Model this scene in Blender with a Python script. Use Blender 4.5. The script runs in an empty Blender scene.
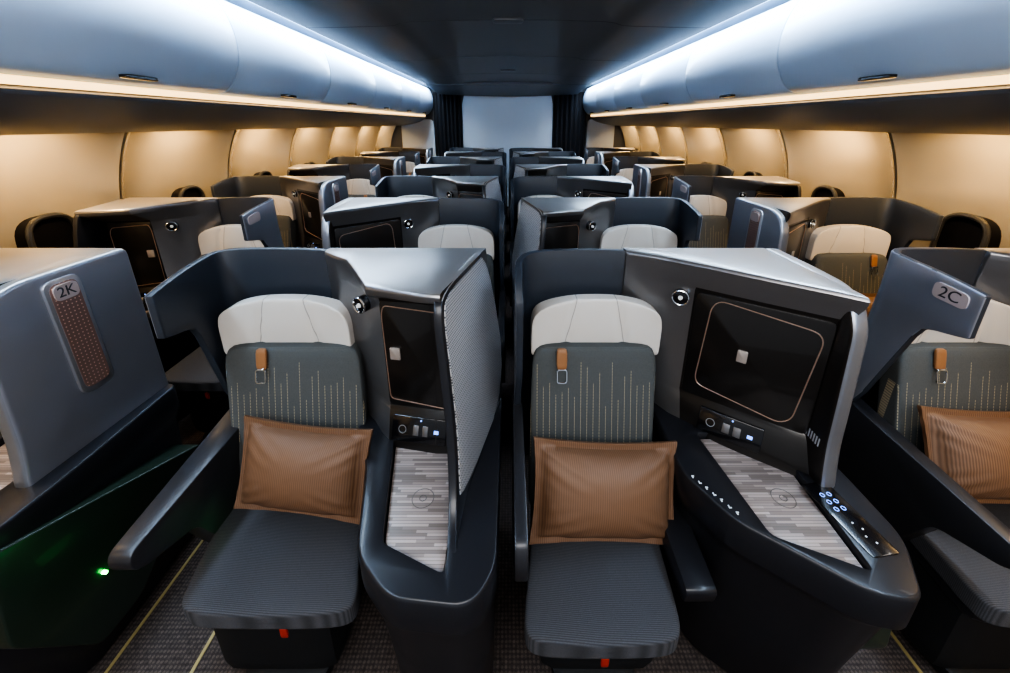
import bpy, bmesh, math
from mathutils import Vector, Matrix
from math import sin, cos, pi, radians

C = bpy.context.scene.collection
# ------------------------------------------------------------------ materials
def nmat(name):
    m = bpy.data.materials.new(name); m.use_nodes = True
    nt = m.node_tree; b = nt.nodes["Principled BSDF"]
    return m, nt, b
def mat(name, col, rough=.5, metal=0, emit=None, estr=0, coat=0, noise=0, nscale=40, bump=0, bscale=300, spec=.5):
    m, nt, b = nmat(name)
    b.inputs["Base Color"].default_value = (*col, 1)
    b.inputs["Roughness"].default_value = rough
    b.inputs["Metallic"].default_value = metal
    b.inputs["Coat Weight"].default_value = coat
    b.inputs["Specular IOR Level"].default_value = spec
    if emit:
        b.inputs["Emission Color"].default_value = (*emit, 1)
        b.inputs["Emission Strength"].default_value = estr
    tc = nt.nodes.new("ShaderNodeTexCoord")
    if noise:
        n = nt.nodes.new("ShaderNodeTexNoise"); n.inputs["Scale"].default_value = nscale
        nt.links.new(tc.outputs["Object"], n.inputs["Vector"])
        r = nt.nodes.new("ShaderNodeMix"); r.data_type = 'RGBA'
        r.inputs[6].default_value = (*[c*(1-noise) for c in col], 1)
        r.inputs[7].default_value = (*[min(1, c*(1+noise)) for c in col], 1)
        nt.links.new(n.outputs["Fac"], r.inputs[0]); nt.links.new(r.outputs[2], b.inputs["Base Color"])
    if bump:
        n = nt.nodes.new("ShaderNodeTexNoise"); n.inputs["Scale"].default_value = bscale
        nt.links.new(tc.outputs["Object"], n.inputs["Vector"])
        bm_ = nt.nodes.new("ShaderNodeBump"); bm_.inputs["Strength"].default_value = bump
        bm_.inputs["Distance"].default_value = .002
        nt.links.new(n.outputs["Fac"], bm_.inputs["Height"]); nt.links.new(bm_.outputs[0], b.inputs["Normal"])
    return m
class NB:
    """tiny node-math helper"""
    def __init__(s, nt): s.nt = nt
    def m(s, op, a, b=None, c=None):
        n = s.nt.nodes.new("ShaderNodeMath"); n.operation = op
        for i, v in enumerate((a, b, c)):
            if v is None: continue
            if isinstance(v, (int, float)): n.inputs[i].default_value = v
            else: s.nt.links.new(v, n.inputs[i])
        return n.outputs[0]
    def xyz(s):
        tc = s.nt.nodes.new("ShaderNodeTexCoord"); sp = s.nt.nodes.new("ShaderNodeSeparateXYZ")
        s.nt.links.new(tc.outputs["Object"], sp.inputs[0]); return sp.outputs
    def mix(s, f, a, b):
        n = s.nt.nodes.new("ShaderNodeMix"); n.data_type = 'RGBA'
        if isinstance(f, (int, float)): n.inputs[0].default_value = f
        else: s.nt.links.new(f, n.inputs[0])
        for i, v in ((6, a), (7, b)):
            if isinstance(v, tuple): n.inputs[i].default_value = (*v, 1)
            else: s.nt.links.new(v, n.inputs[i])
        return n.outputs[2]
    def white(s, v):
        n = s.nt.nodes.new("ShaderNodeTexWhiteNoise"); n.noise_dimensions = '1D'
        s.nt.links.new(v, n.inputs["W"]); return n.outputs["Value"]
    def noise(s, scale, vec=None):
        n = s.nt.nodes.new("ShaderNodeTexNoise"); n.inputs["Scale"].default_value = scale
        if vec is None:
            tc = s.nt.nodes.new("ShaderNodeTexCoord"); vec = tc.outputs["Object"]
        s.nt.links.new(vec, n.inputs["Vector"]); return n.outputs["Fac"]
    def bump(s, h, b, st=.5, d=.002):
        n = s.nt.nodes.new("ShaderNodeBump"); n.inputs["Strength"].default_value = st; n.inputs["Distance"].default_value = d
        s.nt.links.new(h, n.inputs["Height"]); s.nt.links.new(n.outputs[0], b.inputs["Normal"])

M = {}
M['shell'] = mat("satin_blue_grey_shell", (.31, .325, .37), .34, .65, noise=.06, nscale=6)
M['silver'] = mat("satin_silver_lit_top", (.46, .445, .435), .36, .7, noise=.05, nscale=8)  # top faces coloured lighter to carry the ceiling lights' brightness
M['edge'] = mat("satin_edge", (.28, .29, .32), .34, .75)
M['grey'] = mat("graphite_panel", (.23, .225, .23), .30, .8, coat=.1)
M['navy'] = mat("navy_leather_shell", (.030, .036, .048), .42, 0, bump=.2, bscale=500)
M['dark'] = mat("dark_console_plastic", (.019, .0195, .024), .34, .15, coat=.1)
M['arm'] = mat("dark_armrest_satin", (.034, .034, .039), .36, .25, coat=.1)
M['base'] = mat("black_seat_base", (.010, .011, .013), .6)
M['panelblk'] = mat("gloss_side_panel", (.018, .030, .022), .28, .0, coat=.3)  # green in the base colour stands for the LED's sheen
M['door'] = mat("gloss_black_brown_door", (.015, .013, .012), .30, .2, coat=.3)
M['copper'] = mat("copper_trim", (.75, .53, .42), .3, .85)
M['latch'] = mat("brushed_rose_metal", (.62, .55, .50), .35, .7)
M['chrome'] = mat("chrome_ring", (.75, .78, .82), .15, 1)
M['satin'] = mat("satin_metal_frame", (.52, .53, .56), .3, .85)
M['slot'] = mat("pale_vent_slot", (.42, .43, .46), .5, .2)
M['black'] = mat("black_gloss", (.006, .006, .008), .2, 0, coat=.5)
M['strap'] = mat("tan_leather_strap", (.26, .12, .05), .5, bump=.2)
M['red'] = mat("red_webbing", (.34, .03, .015), .7)
M['plate'] = mat("seat_number_plate_metal", (.66, .56, .54), .38, .5)
M['ink'] = mat("dark_number_ink", (.04, .04, .05), .5)
M['white'] = mat("white_print", (.6, .65, .7), .5, emit=(.8, .9, 1), estr=.12)
M['bluelight'] = mat("blue_touch_light", (.2, .35, .9), .4, emit=(.22, .40, 1), estr=1.5)
M['green'] = mat("green_led", (.05, .8, .1), .4, emit=(.05, 1, .12), estr=18)
M['lens'] = mat("lamp_lens", (.6, .6, .6), .2, emit=(1, .97, .9), estr=.15)
M['mark'] = mat("etched_mark", (.10, .095, .09), .5)
M['panel'] = mat("bin_blue_white", (.47, .59, .75), .45, 0, coat=.1)
M['ceil'] = mat("ceiling_unlit_grey", (.115, .12, .135), .5, coat=.1)  # white panel darkened to grey to look unlit
M['seam'] = mat("ceiling_seam", (.078, .083, .095), .7)  # slightly darker strip for the ceiling panel joints
M['psu'] = mat("service_panel_grey", (.12, .125, .14), .42, .1)
M['part'] = mat("partition_blue_white", (.60, .68, .76), .5)
M['curtain'] = mat("dark_curtain", (.010, .010, .014), .85, bump=.4, bscale=90)
M['stripcool'] = mat("cool_light_strip", (.9, .95, 1), .5, emit=(.62, .80, 1), estr=1.2)
M['stripwarm'] = mat("warm_light_strip", (1, .8, .5), .5, emit=(1, .62, .25), estr=2.4)
M['glass'] = mat("dark_window_glass", (.006, .006, .008), .5, spec=.12)
M['winrim'] = mat("window_rim", (.03, .03, .03), .45, spec=.3)

def m_cream():
    m, nt, b = nmat("cream_leather"); N = NB(nt); x, y, z = N.xyz()
    line = N.m('ABSOLUTE', N.m('SUBTRACT', N.m('ABSOLUTE', x), N.m('ADD', .075, N.m('MULTIPLY', N.m('SUBTRACT', 1.262, z), .22))))
    f = N.m('LESS_THAN', line, .0018)
    nt.links.new(N.mix(f, (.56, .52, .475), (.30, .28, .25)), b.inputs["Base Color"])
    b.inputs["Roughness"].default_value = .6
    N.bump(N.noise(350), b, .2, .002); return m
M['cream'] = m_cream()
def m_seatfabric():
    m, nt, b = nmat("ribbed_seat_fabric"); N = NB(nt); x, y, z = N.xyz()
    w = N.m('SINE', N.m('MULTIPLY', N.m('ADD', y, N.m('MULTIPLY', x, .05)), 2*pi/.0050))
    f = N.m('MULTIPLY', N.m('ADD', w, 1), .5)
    n = N.noise(700)
    f2 = N.m('MULTIPLY', N.m('ADD', f, .35), N.m('ADD', N.m('MULTIPLY', n, 1.5), -.15))
    nt.links.new(N.mix(f2, (.024, .025, .030), (.085, .087, .098)), b.inputs["Base Color"])
    b.inputs["Roughness"].default_value = .95
    N.bump(n, b, .4, .002); return m
M['seatfab'] = m_seatfabric()
def m_backfabric():
    m, nt, b = nmat("stitched_back_fabric"); N = NB(nt); x, y, z = N.xyz()
    p = .024
    col = N.m('FLOOR', N.m('DIVIDE', x, p)); fr = N.m('FRACT', N.m('DIVIDE', x, p))
    line = N.m('LESS_THAN', N.m('ABSOLUTE', N.m('SUBTRACT', fr, .5)), .04)
    wn = N.white(col)
    lo = N.m('GREATER_THAN', z, N.m('ADD', .50, N.m('MULTIPLY', wn, .25)))
    hi = N.m('LESS_THAN', z, N.m('SUBTRACT', 1.03, N.m('MULTIPLY', N.white(N.m('ADD', col, 17.3)), .17)))
    dash = N.m('LESS_THAN', N.m('FRACT', N.m('MULTIPLY', z, 90)), .74)
    mask = N.m('MULTIPLY', N.m('MULTIPLY', line, dash), N.m('MULTIPLY', lo, hi))
    weave = N.m('MULTIPLY', N.m('ADD', N.m('SINE', N.m('MULTIPLY', z, 1500)), 1), .5)
    base = N.mix(N.m('MULTIPLY', N.m('ADD', N.m('MULTIPLY', weave, .4), .5), N.noise(400)), (.045, .048, .048), (.125, .130, .127))
    nt.links.new(N.mix(mask, base, (.36, .30, .20)), b.inputs["Base Color"])
    b.inputs["Roughness"].default_value = .88
    N.bump(N.noise(500), b, .3, .001); return m
M['backfab'] = m_backfabric()
def m_pillow():
    m, nt, b = nmat("copper_brown_satin"); N = NB(nt); x, y, z = N.xyz()
    f = N.m('MULTIPLY', N.m('ADD', N.m('SINE', N.m('MULTIPLY', x, 2*pi/.0070)), 1), .5)
    nt.links.new(N.mix(f, (.110, .056, .031), (.190, .105, .060)), b.inputs["Base Color"])
    b.inputs["Roughness"].default_value = .58
    b.inputs["Specular IOR Level"].default_value = .4
    N.bump(N.noise(9), b, .35, .014); return m
M['pillow'] = m_pillow()
def m_table():
    m, nt, b = nmat("grey_striped_veneer"); N = NB(nt); x, y, z = N.xyz()
    row = N.m('FLOOR', N.m('DIVIDE', y, .0095))
    sh = N.m('MULTIPLY', N.white(row), 1.0)
    seg = N.m('FLOOR', N.m('ADD', N.m('DIVIDE', x, .11), N.m('MULTIPLY', sh, 7)))
    v = N.white(N.m('ADD', N.m('MULTIPLY', row, 3.17), N.m('MULTIPLY', seg, 11.7)))
    gap = N.m('LESS_THAN', N.m('FRACT', N.m('DIVIDE', y, .0095)), .12)
    c = N.mix(v, (.15, .125, .115), (.42, .355, .33))
    nt.links.new(N.mix(gap, c, (.10, .085, .08)), b.inputs["Base Color"])
    b.inputs["Roughness"].default_value = .4; return m
M['table'] = m_table()
def dots(name, k, th, c1, c2, metal, rough):
    m, nt, b = nmat(name); N = NB(nt); x, y, z = N.xyz()
    k = 2*pi/k
    a = N.m('MULTIPLY', N.m('SINE', N.m('MULTIPLY', N.m('ADD', y, z), k)), N.m('SINE', N.m('MULTIPLY', N.m('SUBTRACT', y, z), k)))
    f = N.m('GREATER_THAN', a, th)
    nt.links.new(N.mix(f, c1, c2), b.inputs["Base Color"])
    b.inputs["Roughness"].default_value = rough; b.inputs["Metallic"].default_value = metal; return m
M['mesh'] = dots("perforated_light_grey", .018, .2, (.38, .375, .38), (.08, .08, .085), .2, .5)
M['hex'] = dots("copper_dotted_inset", .028, .72, (.30, .19, .165), (.9, .62, .5), .45, .35)
def m_carpet():
    m, nt, b = nmat("woven_cabin_carpet"); N = NB(nt); x, y, z = N.xyz()
    a = N.m('SINE', N.m('MULTIPLY', N.m('ADD', x, y), 2*pi/.03))
    c = N.m('SINE', N.m('MULTIPLY', N.m('SUBTRACT', x, y), 2*pi/.03))
    f = N.m('GREATER_THAN', N.m('MULTIPLY', a, c), .1)
    n = N.noise(420); n2 = N.noise(60)
    v = N.m('MULTIPLY', N.m('ADD', N.m('MULTIPLY', f, .5), N.m('MULTIPLY', n, .8)), n2)
    nt.links.new(N.mix(v, (.008, .007, .008), (.18, .14, .125)), b.inputs["Base Color"])
    b.inputs["Roughness"].default_value = .95
    N.bump(n, b, .7, .004); return m
M['carpet'] = m_carpet()
M['track'] = mat("yellow_floor_track", (.30, .24, .10), .6)
def m_wall():
    m, nt, b = nmat("sidewall_pearl"); N = NB(nt)
    n = N.noise(3)
    nt.links.new(N.mix(n, (.58, .50, .37), (.70, .62, .47)), b.inputs["Base Color"])
    b.inputs["Roughness"].default_value = .24; b.inputs["Metallic"].default_value = .6; return m
M['wall'] = m_wall()

# ------------------------------------------------------------------ mesh tools
def chaikin(pts, n=1, closed=True):
    for _ in range(n):
        out = []; L = len(pts)
        rng = range(L) if closed else range(L-1)
        if not closed: out.append(tuple(pts[0]))
        for i in rng:
            a = pts[i]; b = pts[(i+1) % L]
            out.append(tuple(.75*p+.25*q for p, q in zip(a, b)))
            out.append(tuple(.25*p+.75*q for p, q in zip(a, b)))
        if not closed: out.append(tuple(pts[-1]))
        pts = out
    return pts
def fillet(poly, r, n=4):
    out = []; L = len(poly)
    for i in range(L):
        p = Vector(poly[i-1]); c = Vector(poly[i]); q = Vector(poly[(i+1) % L])
        a = (p-c); b = (q-c); da = min(r, a.length*.48); db = min(r, b.length*.48)
        s = c+a.normalized()*da; e = c+b.normalized()*db
        for k in range(n+1):
            t = k/n; out.append(tuple((1-t)**2*s+2*t*(1-t)*c+t*t*e))
    return out

def bake(verts, faces, mats, fmat=None, bevel=0, bseg=2, solid=None, recalc=True, angle=38, smooth=True, cut=None):
    me = bpy.data.meshes.new("tmp"); me.from_pydata([tuple(v) for v in verts], [], faces); me.update()
    if not isinstance(mats, (list, tuple)): mats = [mats]
    for m in mats: me.materials.append(m)
    if recalc:
        bm = bmesh.new(); bm.from_mesh(me); bmesh.ops.recalc_face_normals(bm, faces=bm.faces); bm.to_mesh(me); bm.free()
    if fmat:
        for p in me.polygons: p.material_index = fmat(p)
    ob = bpy.data.objects.new("tmp", me); C.objects.link(ob)
    cob = None
    if cut:
        cm = bpy.data.meshes.new("cut"); cm.from_pydata([tuple(v) for v in cut[0]], [], cut[1]); cm.update()
        bm = bmesh.new(); bm.from_mesh(cm); bmesh.ops.recalc_face_normals(bm, faces=bm.faces); bm.to_mesh(cm); bm.free()
        cob = bpy.data.objects.new("cut", cm); C.objects.link(cob)
        s = ob.modifiers.new("bo", 'BOOLEAN'); s.operation = 'DIFFERENCE'; s.solver = 'EXACT'; s.object = cob
    if solid:
        s = ob.modifiers.new("so", 'SOLIDIFY'); s.thickness = solid[0]; s.offset = solid[1]
    if bevel:
        s = ob.modifiers.new("b", 'BEVEL'); s.width = bevel; s.segments = bseg; s.limit_method = 'ANGLE'; s.angle_limit = radians(35)
    dg = bpy.context.evaluated_depsgraph_get(); dg.update()
    out = bpy.data.meshes.new_from_object(ob.evaluated_get(dg))
    bpy.data.objects.remove(ob); bpy.data.meshes.remove(me)
    if cob: bpy.data.objects.remove(cob)
    if smooth:
        for p in out.polygons: p.use_smooth = True
        out.set_sharp_from_angle(angle=radians(angle))
    return out

def loft(rings, caps=True, closed=True):
    v = []; f = []; n = len(rings[0])
    for r in rings: v += [tuple(p) for p in r]
    for i in range(len(rings)-1):
        for j in range(n if closed else n-1):
            a = i*n+j; b = i*n+(j+1) % n
            f.append((a, b, b+n, a+n))
    if caps:
        f.append(tuple(range(n))); f.append(tuple((len(rings)-1)*n+j for j in range(n)))
    return v, f
def prism(poly, z0, z1, ax='z'):
    def P(a, b, c):
        return {'z': (a, b, c), 'x': (c, a, b), 'y': (a, c, b)}[ax]
    return loft([[P(a, b, z0) for a, b in poly], [P(a, b, z1) for a, b in poly]])
def rbox(cx, cy, cz, sx, sy, sz, e=6, n=8, fn=None):
    bm = bmesh.new(); bmesh.ops.create_cube(bm, size=2)
    bmesh.ops.subdivide_edges(bm, edges=bm.edges[:], cuts=n, use_grid_fill=True)
    for v in bm.verts:
        c = Vector([math.copysign(abs(q)**.8, q) for q in v.co])
        L = (abs(c.x)**e+abs(c.y)**e+abs(c.z)**e)**(1/e)
        c = c/L
        p = Vector((cx+c.x*sx/2, cy+c.y*sy/2, cz+c.z*sz/2))
        if fn: p = Vector(fn(p, c))
        v.co = p
    bm.verts.index_update()
    vs = [tuple(v.co) for v in bm.verts]; fs = [tuple(q.index for q in f.verts) for f in bm.faces]
    bm.free(); return vs, fs
def tube(pts, r, n=6, closed=True):
    rings = []; L = len(pts); pts = [Vector(p) for p in pts]
    nrm = (pts[L//4]-pts[0]).cross(pts[L//2]-pts[0])
    nrm = nrm.normalized() if nrm.length > 1e-9 else Vector((0, 0, 1))
    for i, p in enumerate(pts):
        a = pts[(i-1) % L] if (closed or i > 0) else p
        b = pts[(i+1) % L] if (closed or i < L-1) else p
        t = (b-a).normalized(); s = t.cross(nrm).normalized(); u = nrm
        rings.append([p+r*(cos(2*pi*k/n)*s+sin(2*pi*k/n)*u) for k in range(n)])
    if closed: rings.append(rings[0])
    return loft(rings, caps=not closed)
def disc(center, nrm, r, depth, seg=24, r2=None):
    nrm = Vector(nrm).normalized(); q = nrm.to_track_quat('Z', 'Y')
    c = Vector(center); r2 = r if r2 is None else r2
    R = []
    for d, rr in ((0, r), (depth, r2)):
        R.append([c+nrm*d+q @ Vector((rr*cos(2*pi*k/seg), rr*sin(2*pi*k/seg), 0)) for k in range(seg)])
    return loft(R)
def circ(center, nrm, r, seg=28):
    q = Vector(nrm).normalized().to_track_quat('Z', 'Y'); c = Vector(center)
    return [c+q @ Vector((r*cos(2*pi*k/seg), r*sin(2*pi*k/seg), 0)) for k in range(seg)]
def join(*vfs):
    V = []; F = []
    for v, f in vfs:
        o = len(V); V += list(v); F += [tuple(i+o for i in q) for q in f]
    return V, F
YB = 1.45
def loc(vf):   # design coordinates -> unit-local (origin under the back)
    v, f = vf
    return [(p[0], p[1]-YB, p[2]) for p in v], f

# ------------------------------------------------------------------ unit builders
# T1/T4: winged seat on the aisle, console on its far side; T2: tall aisle-side console; T3: T2 with a wide wing
def build_unit(kind):
    P = []   # (key, name, parentkey, mesh, label)
    def add(key, name, parent, me, label=None): P.append((key, name, parent, me, label))
    T1 = kind in ('T1', 'T4'); T4 = kind == 'T4'
    sh = {'T1': .235, 'T4': -.06}.get(kind, -.11)
    def S(x, y): return x+sh*(1.38-y)
    # --- wrap around shell
    if kind != 'T2':
        wx = .262 if kind == 'T1' else (.205 if T4 else .28)
        st = [(.24, 1.44, 1.42, .42), (.1, 1.465, 1.43, .42), (-.10, 1.472, 1.43, .42), (-wx+.04, 1.466, 1.43, .42), (-wx, 1.44, 1.427, .50), (-wx-.004, 1.40, 1.425, .78),
              (-wx-.004, 1.355, 1.42, .80), (-wx-.002, 1.30, 1.415, 1.04), (-wx, 1.265, 1.41, 1.19), (-wx+.002, 1.23, 1.405, 1.208), (-wx+.005, 1.17, 1.395, 1.22), (-wx+.008, 1.125, 1.385, 1.232)]
        st = chaikin(st, 1, closed=False)
    else:
        st = [(.24, 1.44, 1.42, .42), (.1, 1.465, 1.425, .42), (-.12, 1.47, 1.425, .42), (-.245, 1.46, 1.42, .42), (-.285, 1.41, 1.41, .45),
              (-.29, 1.34, 1.395, .6), (-.29, 1.29, 1.36, .85), (-.285, 1.25, 1.30, 1.0)]
        st = chaikin(st, 2, closed=False)
    V = []; F = []; K = 7
    for x, y, zt, zb in st:
        for k in range(K):
            t = k/(K-1); z = zt+(zb-zt)*t
            # the aisle wall of the shell leans out towards its foot
            lean = -.05*max(0, (1.2-z)/.4) if (T4 and x < -.15) else 0
            V.append((x+lean, y, z))
    for i in range(len(st)-1):
        for k in range(K-1):
            a = i*K+k; F.append((a, a+1, a+K+1, a+K))
    v, f = loc((V, F))
    me = bake(v, f, [M['navy'], M['shell']], solid=(.026, 1.0), recalc=False, bevel=.005, bseg=2)
    for p in me.polygons:
        c = p.center; n = p.normal
        inward = Vector((0.0-c.x, (1.1-YB)-c.y, 0)).normalized()
        p.material_index = 0 if n.dot(inward) > -.2 else 1
    add('shell', 'seat_shell', None, me, "wrap-around shell, navy inside and blue-grey outside")
    # --- seat base
    v, f = loc(join(rbox(S(0, 1.12), 1.12, .235, .42, .54, .38, 10, 6), rbox(S(0, 1.05), 1.02, .04, .30, .4, .06, 8, 4)))
    add('base', 'seat_base', None, bake(v, f, M['base']))
    # --- cushion
    hw = {'T1': .535, 'T4': .50}.get(kind, .455)
    ox = {'T1': -.015, 'T4': .04}.get(kind, .008)
    cy0, cy1 = (.785, 1.22) if T1 else (.715, 1.21)
    def cf(p, c):
        z = p.z
        if c.z > 0: z += -.010*(1-min(1, abs(c.x)*1.1))
        y = p.y
        if c.y < -.5: y += .010*(abs(c.x)**3)
        xx = p.x*(1+.03*(-c.y))+ox
        return (S(xx, p.y), y, z)
    v, f = loc(rbox(0, (cy0+cy1)/2, .459, hw, cy1-cy0, .086, 11, 22, cf))
    add('cushion', 'seat_cushion', None, bake(v, f, M['seatfab']), "dark grey finely woven fabric cushion")
    def pf(p, c): return (S(p.x*(1+.03*(-c.y))+ox, p.y), p.y, p.z)
    v, f = loc(rbox(0, (cy0+cy1)/2+.02, .405, hw-.01, cy1-cy0-.03, .05, 10, 8, pf))
    add('pan', 'seat_pan', None, bake(v, f, M['dark']), "dark pan under the cushion")
    # --- backrest
    def bf(p, c):
        t = (p.z-.45)/.62
        y = 1.20+.165*t+(p.y)
        return (S(p.x+{'T1': .012, 'T4': .04}.get(kind, 0), y), y, p.z)
    v, f = loc(rbox(0, 0, .765, .525 if kind == 'T1' else .48, .11, .63, 12, 14, bf))
    add('back', 'backrest', None, bake(v, f, M['backfab']), "grey backrest with fine vertical stitching")
    # --- headrest (arched top, three soft panels)
    V, F = rbox(0, 0, 0, 2, 2, 2, 12, 30)
    VV = []
    for x, y, z in V:
        w = (.225 if T4 else .250)-.022*max(0, z)**3
        top = 1.262-.040*abs(x)**2.4; bot = 1.022+.018*(1-abs(x)**3)
        zz = bot+(z+1)/2*(top-bot)
        yy = 1.392+y*.030
        if y < 0:
            yy -= .008*cos(x*pi/2)*cos(z*pi/2)
            xw = abs(x*w); ln_ = .075+(1.262-zz)*.22
            yy += .010*math.exp(-((xw-ln_)/.010)**2)
            yy -= .030*abs(x)**3.5
        VV.append((x*w+(.03 if T4 else 0), yy, zz))
    v, f = loc((VV, F))
    add('head', 'headrest', None, bake(v, f, M['cream'], angle=60), "cream leather headrest with two stitched seams")
    # strap and buckle
    sx = {'T1': -.078, 'T4': -.07}.get(kind, -.135)
    v, f = loc(rbox(sx, 1.298, 1.045, .040, .014, .078, 6, 3, lambda p, c: (p.x, p.y+.25*(p.z-1.055), p.z)))
    add('strap', 'headrest_strap', 'head', bake(v, f, M['strap']), "tan leather strap")
    ring = fillet([(sx-.018, 1.276, 1.01), (sx+.018, 1.276, 1.01), (sx+.018, 1.264, .96), (sx-.018, 1.264, .96)], .01)
    v, f = loc(tube(ring, .003))
    add('buckle', 'buckle', 'head', bake(v, f, M['chrome']), "small metal buckle loop")
    v, f = loc(rbox(S(.02, cy0), cy0+.015, .385, .024, .008, .045, 6, 2))
    add('tag', 'life_vest_tab', None, bake(v, f, M['red']), "red pull tab")
    # --- armrests
    if T1:
        xe = .285 if not T4 else .285; xi = .172 if kind == 'T1' else .218
        prof = fillet([(.80, .665), (.775, .70), (.785, .745), (1.3, .785), (1.49, .80), (1.49, .28), (1.12, .28), (.98, .60)], .03)
        ri = [(-xi-.03*max(0, min(1, (1.4-y)/.6))*(0 if T4 else 1), y, z) for y, z in prof]
        ro = [(-xe+.015*max(0, min(1, (1.4-y)/.6)), y, z) for y, z in prof]
        v, f = loc(loft([ro, ri]))
    else:
        prof = fillet([(.79, .62), (.765, .70), (.79, .775), (1.1, .82), (1.36, .85), (1.36, .30), (1.05, .28), (.95, .58)], .03)
        v, f = loc(prism(prof, -.322, -.282, 'x'))
    add('arm', 'armrest', None, bake(v, f, M['arm'], bevel=.006, bseg=2), "dark armrest and side panel")
    if T1:
        prof = fillet([(.86, .49), (.85, .575), (1.15, .60), (1.2, .49)], .02)
        v, f = loc(prism(prof, .400, .46, 'x'))
    else:
        prof = fillet([(.81, .50), (.80, .565), (1.15, .60), (1.2, .50)], .02)
        v, f = loc(prism(prof, .195, .29, 'x'))
    add('arm2', 'armrest', None, bake(v, f, M['dark'], bevel=.006, bseg=2), "low inner armrest beside the console")
    # --- console body
    if T1:
        poly = [(.25, 1.5), (.27, 1.25), (.375, 1.05), (.445, .76), (.56, .655), (.77, .635), (.83, .72), (.835, 1.5)]
        cen = (.66, 1.15); fr = .05
    else:
        poly = [(.25, 1.5), (.25, 1.2), (.245, 1.02), (.33, .855), (.57, .665), (.68, .645), (.78, .80), (.785, 1.0), (.765, 1.5)]
        cen = (.55, 1.15); fr = .045
    pc = fillet(poly, fr, 6)
    def scl(s, z, dy=0, sx=None):
        sx = s if sx is None else sx
        return [(cen[0]+(x-cen[0])*sx, min(1.5, cen[1]+(y-cen[1])*s+(dy if y < cen[1] else 0)), z) for x, y in pc]
    rings = [scl(.84, .02, .04, .86), scl(.88, .35, .02, .90), scl(.93, .62, .0, .95), scl(.96, .655, 0, .97), scl(1.0, .672), scl(1.0, .778), scl(.988, .787, 0, .984)]
    v, f = loc(loft(rings))
    if T1: tp = [(.440, 1.19), (.685, 1.19), (.689, .722), (.512, .80)]
    else: tp = [(.375, 1.19), (.635, 1.19), (.612, .728), (.413, .82)]
    tc = Vector((sum(p[0] for p in tp)/4, sum(p[1] for p in tp)/4))
    big = fillet([tuple(tc+(Vector(p)-tc)*1.045) for p in tp], .02, 3)
    cv, cf_ = loc(prism(big, .745, 1.0))
    add('console', 'console', None, bake(v, f, M['dark'], angle=40, bevel=.004, cut=(cv, cf_)), "dark side console with recessed tabletop")
    v, f = loc(prism(fillet(tp, .014, 3), .745, .766))
    add('top', 'console_tabletop', 'console', bake(v, f, M['table'], bevel=.002), "grey striped veneer tabletop")
    cx = .590 if T1 else .535; cy = .945
    v, f = loc(tube(circ((cx, cy, .7665), (0, 0, 1), .034), .0012, 4))
    add('mark', 'charging_mark', 'console', bake(v, f, M['mark']), "etched wireless charging ring")
    v, f = loc(tube(circ((cx, cy, .7665), (0, 0, 1), .011, 8), .0014, 4))
    add('mark2', 'charging_mark', 'console', bake(v, f, M['mark']), "small etched centre mark")
    # --- upper cabinet
    def xo(y, z): return min(.832, .712+(y-1)*.24-.13*(z-1.0))
    def prof(x, yt, yd):
        fw = .10*max(0, min(1, (x-.26)/.12))
        return [(x, 1.5, .70), (x, 1.5, 1.425), (x, yt+.03, 1.43), (x, yt+.006, 1.427), (x, yt, 1.416), (x, yt+.004, 1.395), (x, yd-.004, 1.335), (x, yd, 1.32), (x, yd, .90), (x, yd-.012*fw*10, .885), (x, yd-fw, .70)]
    if T1: stn = [(.15, 1.44, 1.45), (.22, 1.385, 1.395), (.27, 1.35, 1.365), (.34, 1.24, 1.30), (.42, 1.11, 1.225), (.55, 1.065, 1.20), (.60, 1.05, 1.19)]
    else: stn = [(.12, 1.445, 1.45), (.22, 1.39, 1.40), (.27, 1.355, 1.375), (.34, 1.30, 1.315), (.50, 1.165, 1.19), (.63, 1.06, 1.095), (.685, 1.01, 1.055)]
    R = [prof(*s) for s in stn]
    if T1:
        R.append([(xo(y, z)-.004, y, z) for x, y, z in prof(.66, 1.038, 1.187)])
    xs = .385 if T1 else .335
    def cm(p):
        if p.normal.z > .8: return 1  # upward faces take the lightened top tone
        if p.center.x > xs and p.center.z < 1.33: return 2
        return 0
    v, f = loc(loft(R))
    add('cab', 'storage_cabinet', None, bake(v, f, [M['grey'], M['silver'], M['door']], fmat=cm, bevel=.003, bseg=2, angle=30), "graphite storage cabinet with silver top lightened for ceiling light")
    # wing / divider
    if T1:
        pr = [(1.5, .72), (1.5, 1.428), (1.3, 1.428), (1.06, 1.428), (1.015, 1.37), (.985, 1.18), (.955, 1.02), (.91, .88), (.83, .80), (.74, .785), (.76, .74), (.95, .72)]
        pr = chaikin(pr, 2)
        def xd(y, z): return xo(y, z)+.045*max(0, (.93-y)/.19)**1.5
        v, f = loc(loft([[(xd(y, z)+dx, y, z) for y, z in pr] for dx in (-.026, 0)]))
        add('div', 'privacy_divider', None, bake(v, f, [M['dark'], M['silver']], fmat=lambda p: 1 if p.normal.z > .8 and p.center.z > 1.3 else 0, bevel=.004, bseg=2), "dark-framed privacy divider")
        pr2 = chaikin([(1.48, .80), (1.48, 1.415), (1.3, 1.415), (1.065, 1.415), (1.025, 1.36), (.998, 1.18), (.97, 1.02), (.93, .89), (.88, .80)], 2)
        v, f = loc(loft([[(xd(y, z)+dx, y, z) for y, z in pr2] for dx in (.0, .005)]))
        add('mesh', 'perforated_panel', 'div', bake(v, f, M['mesh'], bevel=.002), "light grey perforated panel")
    else:
        pr = [(1.5, .72), (1.5, 1.43), (1.3, 1.43), (1.13, 1.427), (1.05, 1.40), (1.01, 1.32), (.995, 1.1), (.985, .93), (.97, .83), (.96, .785), (.98, .72)]
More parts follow.
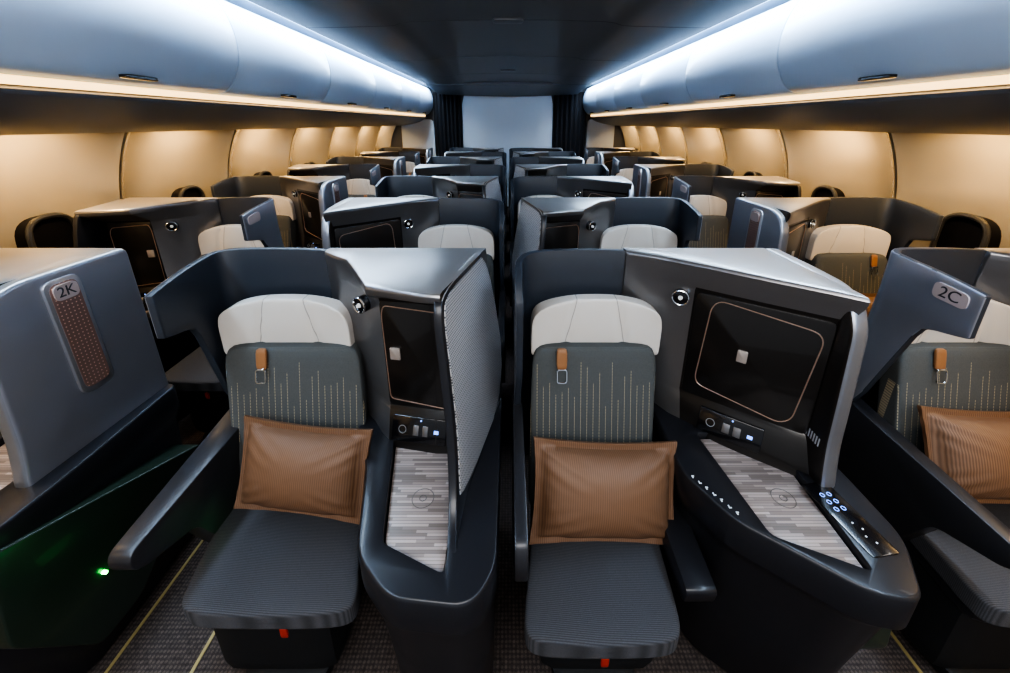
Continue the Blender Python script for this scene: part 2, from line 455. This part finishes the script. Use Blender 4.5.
        pr = fillet(pr, .03, 3)
        v, f = loc(loft([[(x-.012*max(0, (1.3-y)/.3), y, z) for y, z in pr] for x in (.674, .727)]))
        def fm(p):
            if p.normal.x > .5: return 1
            if p.normal.x < -.5: return 2
            return 3 if p.normal.z > .7 else 0  # upper edge takes the lightened top tone
        add('div', 'privacy_wing', None, bake(v, f, [M['edge'], M['shell'], M['door'], M['silver']], fmat=fm, bevel=.014, bseg=4), "blue-grey outer privacy wing")
        rr = fillet([(1.182, .965), (1.30, .965), (1.30, 1.40), (1.182, 1.40)], .035, 5)
        ri_ = fillet([(1.196, .985), (1.286, .985), (1.286, 1.385), (1.196, 1.385)], .028, 5)
        v, f = loc(prism(rr, .714, .7285, 'x'))
        add('inlr', 'inlay_frame', 'div', bake(v, f, M['satin'], bevel=.002), "pale satin metal frame")
        v, f = loc(prism(ri_, .726, .7302, 'x'))
        add('inl', 'decorative_inlay', 'div', bake(v, f, M['hex']), "copper dotted inlay")
        pp = fillet([(1.203, 1.325), (1.281, 1.325), (1.281, 1.379), (1.203, 1.379)], .02, 4)
        v, f = loc(prism(pp, .728, .7345, 'x'))
        add('plate', 'seat_number_plate', 'div', bake(v, f, M['plate']), "small metal seat number plate")
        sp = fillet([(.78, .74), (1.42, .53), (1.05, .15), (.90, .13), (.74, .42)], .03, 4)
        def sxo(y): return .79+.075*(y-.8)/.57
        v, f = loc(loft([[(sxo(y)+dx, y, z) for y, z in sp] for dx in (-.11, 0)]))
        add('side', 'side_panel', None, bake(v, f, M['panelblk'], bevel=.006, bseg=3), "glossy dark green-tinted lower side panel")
    if T1:
        px_ = -(wx+.026)
        pp = fillet([(1.155, 1.318), (1.26, 1.328), (1.26, 1.384), (1.155, 1.370)], .02, 4)
        v, f = loc(loft([[(px_+xo_-(y-1.26)*.07, y, z) for y, z in pp] for xo_ in (0.008, -.006)]))
        add('plate', 'seat_number_plate', 'shell', bake(v, f, M['plate']), "small metal seat number plate")
    # door
    if T1: pL, pR, z0, z1 = (.42, 1.226), (.655, 1.187), .90, 1.325
    else: pL, pR, z0, z1 = (.345, 1.308), (.665, 1.069), .90, 1.32
    def fpt(s, z, off=0):
        a = Vector((pL[0], pL[1], 0)); b = Vector((pR[0], pR[1], 0)); d = b-a
        n = Vector((d.y, -d.x, 0)).normalized()
        p = a+d*s+n*off
        return (p.x, p.y, z)
    def plate(shape, o0, o1):
        return loft([[fpt(a, z0+(z1-z0)*b, o) for a, b in shape] for o in (o0, o1)])
    full = fillet([(.0, 0), (1, 0), (1, 1), (.0, 1)], .05)
    v, f = loc(plate(full, -.004, .006))
    add('door', 'storage_door', None, bake(v, f, M['door'], bevel=.002), "gloss black storage door with thin copper outline")
    if T1: inn = [(.03, .07), (.94, .0+.02), (.97, .10), (.97, .86), (.90, .93), (.06, .96), (.02, .88)]
    else: inn = [(.10, .18), (.14, .12), (.80, .03), (.88, .10), (.95, .84), (.90, .90), (.20, .97), (.14, .90)]
    inn = fillet(inn, .06)
    v, f = loc(tube([fpt(a, z0+(z1-z0)*b, .007) for a, b in inn], .0022, 6))
    add('trim', 'copper_outline', 'door', bake(v, f, M['copper']), "thin copper outline")
    c0, c1 = (.10, .26) if T1 else (.40, .48)
    sq = fillet([(c0, .47), (c1, .47), (c1, .58), (c0, .58)], .012)
    v, f = loc(plate(sq, .005, .012))
    add('latch', 'door_latch', 'door', bake(v, f, M['latch'], bevel=.001), "small square metal latch")
    # control panel with sockets below door, on the slanting lower fascia
    a0, a1 = (.08, .95) if T1 else (.20, .72)
    kf = .985 if T1 else .80
    def cpl(a, z, o): return fpt(a, z, o+kf*(.012+.088*(.885-z)/.185))
    zA, zB = .790, .872
    sq = [(a0, zA), (a1, zA), (a1, zB), (a0, zB)]
    v, f = loc(loft([[cpl(a, z, o) for a, z in sq] for o in (-.004, .006)]))
    add('ctrl', 'control_panel', None, bake(v, f, M['black'], bevel=.003), "black socket and switch panel")
    nn = Vector(cpl(0, 0, 1))-Vector(cpl(0, 0, 0))+Vector((0, 0, .4))
    zm = (zA+zB)/2
    p = cpl(a0+(a1-a0)*.2, zm, .009)
    v, f = loc(tube(circ(p, nn, .014, 20), .0015, 6))
    add('sock0', 'headphone_socket', 'ctrl', bake(v, f, M['satin']), "round metal socket")
    for i, t in enumerate((.45, .62)):
        q = a0+(a1-a0)*t; dw = .045 if T1 else .03
        sq = [(q-dw, zm-.016), (q+dw, zm-.016), (q+dw, zm+.016), (q-dw, zm+.016)]
        v, f = loc(loft([[cpl(a, z, o) for a, z in sq] for o in (.004, .010)]))
        add('sock%d' % (i+1), 'charging_socket', 'ctrl', bake(v, f, M['grey'], bevel=.001), "small rectangular socket")
    sq = [(a0+(a1-a0)*.78, zm-.005), (a0+(a1-a0)*.86, zm-.005), (a0+(a1-a0)*.86, zm+.005), (a0+(a1-a0)*.78, zm+.005)]
    v, f = loc(loft([[cpl(a, z, o) for a, z in sq] for o in (.004, .0085)]))
    add('bl', 'indicator_light', 'ctrl', bake(v, f, M['bluelight']), "blue indicator light")
    v, f = loc(disc(cpl(a0+(a1-a0)*.53, zB-.01, .006), nn, .003, .003, 8))
    add('bl2', 'indicator_light', 'ctrl', bake(v, f, M['bluelight']), "tiny blue indicator light")
    # reading lamp
    lp, ln = ((.335, 1.268, 1.285), (-.55, -1, 0)) if T1 else ((.300, 1.333, 1.285), (-.55, -1, 0))
    lnv = Vector(ln).normalized(); lpv = Vector(lp)
    v, f = loc(disc(lpv+lnv*-.03, lnv, .030, .035))
    add('lamp', 'reading_lamp', None, bake(v, f, M['black'], bevel=.003), "round swivel reading lamp")
    v, f = loc(tube(circ(lpv+lnv*.006, lnv, .028), .0032, 8))
    add('lring', 'lamp_ring', 'lamp', bake(v, f, M['chrome']), "chrome ring")
    v, f = loc(disc(lpv+lnv*.004, lnv, .009, .010, 18, .006))
    add('lens', 'lamp_lens', 'lamp', bake(v, f, M['lens']), "clear lamp lens")
    if not T1:
        ax = Vector((.14, -1)).normalized(); bx = Vector((1, .14)).normalized()
        def kq(a, b): q = Vector((.668, .868))+ax*a+bx*b; return (q.x, q.y)
        kp = fillet([kq(-.115, -.044), kq(.115, -.044), kq(.115, .044), kq(-.115, .044)], .012)
        v, f = loc(prism(kp, .780, .7895))
        add('key', 'seat_keypad', 'console', bake(v, f, M['black'], bevel=.002), "black touch keypad")
        for i in range(6):
            q = kq(-.070+.024*(i//2), -.013+.024*(i % 2))
            v, f = loc(tube(circ((q[0], q[1], .7905), (0, 0, 1), .0062, 14), .0010, 5))
            add('keyb%d' % i, 'keypad_button', 'console', bake(v, f, M['bluelight']), "blue lit keypad icon")
        for i in range(4):
            q = kq(.022+.02*i, .012*(i % 2)-.006)
            v, f = loc(disc((q[0], q[1], .7895), (0, 0, 1), .0026, .0015, 10))
            add('keyw%d' % i, 'keypad_button', 'console', bake(v, f, M['white']), "white keypad icon")
        for i in range(7):
            t = i/6; x = .268+(.345-.268)*t; y = 1.01+(.882-1.01)*t
            g = [(x, y), (x+.003, y), (x+.003, y-.007), (x+.008, y-.007), (x+.008, y-.010), (x, y-.010)] if i % 2 else [(x, y), (x+.008, y-.001), (x+.008, y-.004), (x+.004, y-.004), (x+.004, y-.010), (x, y-.010)]
            v, f = loc(prism(g, .785, .789))
            add('icon%d' % i, 'seat_control_icon', 'console', bake(v, f, M['white']), "white seat position icon")
        for i in range(6):
            yy = 1.012+.011*i
            xx = .674-.012*(1.3-yy)/.3
            v, f = loc(prism([(yy, .905), (yy+.004, .905), (yy+.004, .935), (yy, .935)], xx-.002, xx+.004, 'x'))
            add('vent%d' % i, 'vent_slot', 'div', bake(v, f, M['slot']), "small pale vent slot")
        v, f = loc(disc((.802, .975, .385), (1, -.1, 0), .006, .024, 12))
        add('led', 'status_led', 'side', bake(v, f, M['green']), "green status light")
    return P

def mirrored(me):
    m2 = me.copy(); m2.transform(Matrix.Scale(-1, 4, (1, 0, 0))); m2.flip_normals(); return m2
UN = {}
for k in ('T1', 'T2', 'T3', 'T4'):
    P = build_unit(k); UN[(k, 1)] = P
    UN[(k, -1)] = [(a, b, c, mirrored(me), l) for a, b, c, me, l in P]
tmpl = {}
ROWS = 7; PITCH = 1.12
LAB = {'T1': "business seat with wing and cream headrest",
       'T2': "business seat with tall blue-grey storage console",
       'T3': "winged business seat with tall blue-grey storage console",
       'T4': "business seat with aisle wing and cream headrest"}
units = {}
def place(kind, m, X, row):
    e = bpy.data.objects.new("business_seat", None); e.empty_display_size = .2
    e.location = (X, YB+PITCH*row, 0); C.objects.link(e)
    e["label"] = LAB[kind]+(", beside windows" if abs(X) > 1.3 else ", centre pair")
    e["category"] = "airplane seat"; e["group"] = "business class seats in the cabin"
    obs = {}
    for a, b, c, me, lb in UN[(kind, m)]:
        if a == 'led' and not (row == 0 and X < -1.3): continue
        if a[:3] == 'key' and row == 0 and X < -1.3: continue
        if row > 2 and (a[:4] in ('icon', 'keyb', 'keyw', 'vent')): continue
        k = (kind, m, a)
        if k in tmpl:
            o = tmpl[k].copy()
        else:
            o = bpy.data.objects.new(b, me); me.name = b
            if lb: o["label"] = lb
            tmpl[k] = o
        C.objects.link(o); o.parent = obs[c] if c else e
        obs[a] = o
    units[(row, kind, X < 0)] = (e, obs)
    return e
for r in range(ROWS):
    s = 1 if r % 2 == 0 else -1
    for kind, X in (('T3', -2.25), ('T1', -.86), ('T2', .34), ('T4', 1.715 if r == 0 else 1.77)):
        place(kind, s, X*s, r)

# number text on visible plates
def text_mesh(txt, size):
    cu = bpy.data.curves.new("t", 'FONT'); cu.body = txt; cu.size = size; cu.align_x = 'CENTER'; cu.align_y = 'CENTER'; cu.extrude = .0005
    o = bpy.data.objects.new("t", cu); C.objects.link(o)
    dg = bpy.context.evaluated_depsgraph_get(); dg.update()
    me = bpy.data.meshes.new_from_object(o.evaluated_get(dg)); bpy.data.objects.remove(o)
    me.materials.clear(); me.materials.append(M['ink']); return me
def put_text(txt, size, unit, parent, loc_, right, normal):
    me = text_mesh(txt, size)
    r = Vector(right).normalized(); n = Vector(normal).normalized(); u = n.cross(r)
    mt = Matrix((r, u, n)).transposed().to_4x4(); mt.translation = Vector((loc_[0], loc_[1]-YB, loc_[2]))
    me.transform(mt)
    o = bpy.data.objects.new("seat_number", me); C.objects.link(o); o.parent = unit[1][parent]; o["label"] = "dark printed number " + txt
put_text("2K", .050, units[(0, 'T3', True)], 'div', (.7355, 1.241, 1.352), (0, 1, 0), (1, 0, 0))
put_text("2C", .054, units[(0, 'T4', False)], 'shell', (-.231-.006-.001-(1.208-1.26)*.07, 1.208, 1.350), (.07, -1, -.08), (-1, -.07, 0))

# ------------------------------------------------------------------ pillows
def pillow_mesh():
    n = 44; V = []; F = []
    for side in (1, -1):
        for i in range(n+1):
            for j in range(n+1):
                u = -1+2*i/n; v = -1+2*j/n
                a = min(1, abs(u)/.90); b = min(1, abs(v)/.86)
                t = ((1-a**2.3)*(1-b**2.3))**.5*.092+.004
                if abs(u) > .955 or abs(v) > .94: t += .0025
                cx = 1-.05*(1-abs(v)**2)*abs(u); cz = 1-.08*(1-abs(u)**2)*abs(v)
                cr = 0
                for su in (-1, 1):
                    for sv in (-1, 1):
                        d = (u*su*.17-v*sv*.24); r_ = max(0, u*su)*max(0, v*sv)
                        cr += .007*r_*sin(d*90)*(1 if r_ > .05 else 0)
                V.append((u*.25*cx, side*(t+cr*min(1, t/.03)), v*.168*cz))
    m = (n+1)**2
    for s in range(2):
        for i in range(n):
            for j in range(n):
                a = s*m+i*(n+1)+j; F.append((a, a+1, a+n+2, a+n+1))
    bd = [i*(n+1) for i in range(n+1)]+[n*(n+1)+j for j in range(1, n+1)]+[i*(n+1)+n for i in range(n-1, -1, -1)]+[j for j in range(n-1, 0, -1)]
    for k in range(len(bd)):
        a = bd[k]; b = bd[(k+1) % len(bd)]; F.append((a, b, b+m, a+m))
    return bake(V, F, M['pillow'], angle=70)
PM = pillow_mesh()
def pillow(X, Y, Z, rx, ry, rz, s=1):
    o = bpy.data.objects.new("pillow", PM); C.objects.link(o); o.location = (X, Y, Z)
    o.rotation_euler = (radians(rx), radians(ry), radians(rz)); o.scale = (s, s, s)
    o["label"] = "copper brown satin pillow leaning on a seat back"; o["category"] = "pillow"; o["group"] = "brown pillows on the seats"
pillow(-.725, 1.085, .735, -22, 2, -6, .96)
pillow(.335, 1.04, .685, -24, 5, 3, 1.03)
pillow(1.765, 1.13, .745, -25, 2, 0, 1.02)
pillow(2.15, 1.02+PITCH, .77, -24, 0, -4, 1.0)

# ------------------------------------------------------------------ room
def struct(name, me):
    o = bpy.data.objects.new(name, me); C.objects.link(o); o["kind"] = "structure"; return o
Y0, Y1 = -1.6, 9.35
def slab(x0, x1, y0, y1, z0, z1, m, bevel=0):
    v, f = prism([(x0, y0), (x1, y0), (x1, y1), (x0, y1)], z0, z1)
    return bake(v, f, m, bevel=bevel, smooth=False)
struct("floor", slab(-2.85, 2.85, Y0, Y1+.1, -.06, 0, M['carpet']))
tn = 1
for x in (-1.46, -1.15, 1.50):
    struct("trim_%d" % tn, slab(x-.006, x+.006, Y0, Y1, 0, .003, M['track'])); tn += 1
# side walls: bulging panels with narrow joints
wp = chaikin([(2.42, 1.90), (2.48, 1.82), (2.56, 1.65), (2.62, 1.45), (2.65, 1.2), (2.66, 1.0), (2.645, .6), (2.56, .2), (2.50, 0)], 2, closed=False)
RIB = 2.62; RP = 1.06
for sgn, nm in ((-1, "wall_left"), (1, "wall_right")):
    y = RIB-RP*5; rows = []
    while y < Y1:
        for t in (0, .008, .011, .02, .03, .05, .09, .15, .22, .35, .5, .65, .78, .85, .91, .95, .97, .98, .989, .992):
            yy = y+t*RP
            if Y0-.8 <= yy <= Y1+.05:
                e = min(t, 1-t)
                if e < .0095: off = .05            # joint groove
                else: off = -.02+.14*(sin(pi*t)**.7)
                rows.append([(sgn*(x-.02+off*(1 if z < 1.85 else .4)), yy, z) for x, z in wp])
        y += RP
    V, F = loft(rows, caps=False, closed=False)
    struct(nm, bake(V, F, M['wall'], recalc=False, angle=30))
# windows
wn = 1
for sgn in (-1, 1):
    for k in range(-1, 7):
        yc = 2.22+RP*k
        if yc > Y1-.2: continue
        oval = fillet([(-.125, -.2), (.125, -.2), (.125, .2), (-.125, .2)], .12, 7)
        X = sgn*2.675
        e = tube([(X-sgn*.02, yc+a, 1.19+b) for a, b in oval], .015, 8)
        g = loft([[(X+sgn*.10, yc+a, 1.19+b) for a, b in oval], [(X-sgn*.012, yc+a, 1.19+b) for a, b in oval]])
        nV = len(e[1])
        V, F = join(e, g)
        me = bake(V, F, [M['winrim'], M['glass']])
        for p in me.polygons:
            if p.index >= nV: p.material_index = 1
        struct("window_%d" % wn, me); wn += 1
# ceiling: side slopes and a contoured centre panel
half = [(1.48, 2.585), (1.46, 2.554), (1.2, 2.558), (.90, 2.565), (.82, 2.570), (.78, 2.584), (.70, 2.594), (.35, 2.604)]
cp = [(-x, z) for x, z in half]+[(0, 2.606)]+[(x, z) for x, z in reversed(half)]+[(1.46, 2.70), (-1.46, 2.70)]
v, f = loft([[(x, y, z) for x, z in cp] for y in (Y0, Y1)])
struct("ceiling", bake(v, f, M['ceil'], angle=20))
for k in range(5):
    y = 1.6+1.6*k
    if y > 7.5: continue
    cps = [(x, z-.0012) for x, z in cp[1:-3]]
    R = [[(x, yy, z) for x, z in cps]+[(x, yy, z+.004) for x, z in reversed(cps)] for yy in (y-.003, y+.003)]
    v, f = loft(R)
    struct("trim_%d" % tn, bake(v, f, M['seam'], smooth=False)); tn += 1
vr = []
for y, dz in ((7.6, 0), (8.0, -.012), (8.4, -.035), (8.8, -.07), (9.05, -.11)):
    low = [(x, y, 2.553+dz*(1-(x/1.5)**2*.4)) for x in [i*.15-1.5 for i in range(21)]]
    vr.append(low+[(x, y, 2.66) for x, _, _ in reversed(low)])
v, f = loft(vr)
struct("trim_%d" % tn, bake(v, f, M['ceil'], angle=30)); tn += 1
for s in (-1, 1):
    v, f = prism([(s*1.45, Y0), (s*2.5, Y0), (s*2.5, Y1), (s*1.45, Y1)], 2.66, 2.68)
    struct("trim_%d" % tn, bake(v, f, M['part'], smooth=False)); tn += 1  # unseen lid above the cove, added to keep world light out
    v, f = prism([(s*2.5, Y0), (s*2.75, Y0), (s*2.75, Y1), (s*2.5, Y1)], 1.92, 2.68)
    struct("trim_%d" % tn, bake(v, f, M['psu'], smooth=False)); tn += 1
def thing(name, me, label, cat, group=None):
    o = bpy.data.objects.new(name, me); C.objects.link(o); o["label"] = label; o["category"] = cat
    if group: o["group"] = group
    return o
for s in (-1, 1):
    v, f = prism([(s*1.50, Y0), (s*1.67, Y0), (s*1.67, Y1-.3), (s*1.50, Y1-.3)], 2.645, 2.658)
    thing("light_strip", bake(v, f, M['stripcool'], smooth=False), "long cool white light strip between ceiling and bins", "light")
    v, f = prism([(s*1.80, Y0), (s*1.81, Y0), (s*1.81, Y1-.3), (s*1.80, Y1-.3)], 2.034, 2.066)
    thing("light_strip", bake(v, f, M['stripwarm'], smooth=False), "long warm light strip under the overhead bins", "light")
    pp = [(1.785, 2.018), (1.795, 2.0), (1.95, 1.925), (2.08, 1.89), (2.33, 1.845), (2.345, 1.865), (2.345, 2.069), (2.0, 2.069), (1.86, 2.03)]
    v, f = loft([[(s*x, y, z) for x, z in pp] for y in (Y0, Y1-.26)])
    struct("trim_%d" % tn, bake(v, f, M['psu'], bevel=.004)); tn += 1  # overhead service panel under the bins, stops short of the wall
# overhead bins
bp = chaikin([(1.70, 2.60), (1.645, 2.50), (1.615, 2.36), (1.635, 2.22), (1.72, 2.09), (1.80, 2.07)], 2, closed=False)+[(2.3, 2.07), (2.3, 2.60)]
BP = 1.30
def binmesh(s):
    R = [[(s*x, y, z) for x, z in bp] for y in (.005, BP-.005)]
    v, f = loft(R); return bake(v, f, M['panel'], bevel=.006, bseg=2, angle=40)
def latchmesh(s):
    v, f = rbox(s*1.70, BP/2, 2.098, .05, .17, .020, 6, 4)
    return bake(v, f, M['black'])
for s in (-1, 1):
    bm_, lm_ = binmesh(s), latchmesh(s)
    proto = None
    for k in range(8):
        y = 2.62-BP*3+BP*k
        if proto is None:
            b = bpy.data.objects.new("overhead_bin", bm_); l = bpy.data.objects.new("bin_latch", lm_); proto = (b, l)
        else:
            b = proto[0].copy(); l = proto[1].copy()
        b.location = (0, y, 0); C.objects.link(b); C.objects.link(l); l.parent = b
        b["label"] = "curved blue-white overhead luggage bin with black latch"; b["category"] = "overhead bin"; b["group"] = "overhead bins along the cabin"
        l["label"] = "black latch handle"
for y in (3.2, 6.0):
    v, f = rbox(0, y, 2.599, .22, .12, .02, 6, 4)
    thing("ceiling_vent", bake(v, f, M['psu']), "small grey ceiling vent panel", "vent", "ceiling vents")
v, f = prism([(-2.85, Y1), (2.85, Y1), (2.85, Y1+.08), (-2.85, Y1+.08)], 0, 2.68)
struct("wall_back", bake(v, f, M['psu'], smooth=False))
def partition(x0, x1, z1):
    v, f = rbox((x0+x1)/2, Y1-.06, z1/2+.001, x1-x0, .08, z1, 14, 8)
    thing("partition", bake(v, f, M['part']), "smooth pale blue cabin divider panel", "partition", "cabin dividers")
partition(-1.02, 1.0, 2.53); partition(-2.40, -1.66, 1.98); partition(1.78, 2.40, 1.98)
def curtain(x0, x1):
    n = 60; R = []
    for z in (.03, .6, 1.3, 2.0, 2.54):
        fr = []; bk = []
        for i in range(n+1):
            t = i/n; x = x0+(x1-x0)*t
            y = Y1-.16+.03*sin(t*2*pi*7+.4*z)+.008*sin(t*31)
            fr.append((x, y, z)); bk.append((x, y+.012, z))
        R.append(fr+bk[::-1])
    v, f = loft(R)
    thing("curtain", bake(v, f, M['curtain'], angle=70), "dark pleated cabin divider curtain", "curtain", "divider curtains")
curtain(-1.64, -1.03); curtain(1.01, 1.74)

# ------------------------------------------------------------------ lights
def area(loc_, rot, sx, sy, power, col, spread=180):
    l = bpy.data.lights.new("lamp", 'AREA'); l.shape = 'RECTANGLE'; l.size = sx; l.size_y = sy; l.energy = power; l.color = col
    l.spread = radians(spread)
    o = bpy.data.objects.new("area_lamp", l); o.location = loc_; o.rotation_euler = [radians(a) for a in rot]; C.objects.link(o); return o
def spot(loc_, rot, power, col, ang=80, soft=.03, spec=1):
    l = bpy.data.lights.new("spot", 'SPOT'); l.energy = power; l.color = col; l.spot_size = radians(ang); l.spot_blend = 1; l.shadow_soft_size = soft; l.specular_factor = spec
    o = bpy.data.objects.new("added_fill_spot", l); o.location = loc_; o.rotation_euler = [radians(a) for a in rot]; C.objects.link(o); return o
LY = Y1-Y0-.4; MY = (Y0+Y1)/2-.2
for s in (-1, 1):
    area((s*1.58, MY, 2.635), (0, s*-8, 0), .14, LY, 155, (.66, .83, 1))
    area((s*1.84, MY, 2.05), (0, s*-20, 0), .02, LY, 10, (1, .6, .25))
    for k in range(-3, 7):
        yc = RIB+RP*(k-.5)
        if yc > Y1-.3: continue
        area((s*2.37, yc, 1.835), (0, s*-24, 0), .03, .30, 9, (1, .66, .31))
    for k in range(5):
        spot((s*2.0, 1.0+PITCH*k, 1.88), (0, s*-8, 0), 10, (1, .93, .85), 115, .04)  # added lamps under the bins, brighten the dark side seats and floor
area((0, -.7, 2.45), (35, 0, 0), 2.0, .8, 52, (1, .97, .94))  # unseen front fill lamp above and behind the camera
spot((-.98, .98, .50), (0, 88, 0), 3.0, (.05, 1, .15), 95, .2, .0)  # added green spot in the aisle, imitates LED glow on the side panel
w = bpy.data.worlds.new("w"); bpy.context.scene.world = w; w.use_nodes = True
w.node_tree.nodes["Background"].inputs[0].default_value = (.88, .92, 1, 1)
w.node_tree.nodes["Background"].inputs[1].default_value = .48

# ------------------------------------------------------------------ camera
cam = bpy.data.cameras.new("cam"); cam.sensor_width = 36; cam.lens = 393/1010*36; cam.clip_start = .05
cam.shift_x = -3/1010; cam.shift_y = -(336.5-250.7)/1010
co = bpy.data.objects.new("camera", cam); co.location = (0, 0, 1.9); co.rotation_euler = (radians(90-18), 0, 0)
C.objects.link(co); bpy.context.scene.camera = co
bpy.context.scene.view_settings.view_transform = 'AgX'
bpy.context.scene.view_settings.look = 'AgX - High Contrast'
bpy.context.scene.view_settings.exposure = .0
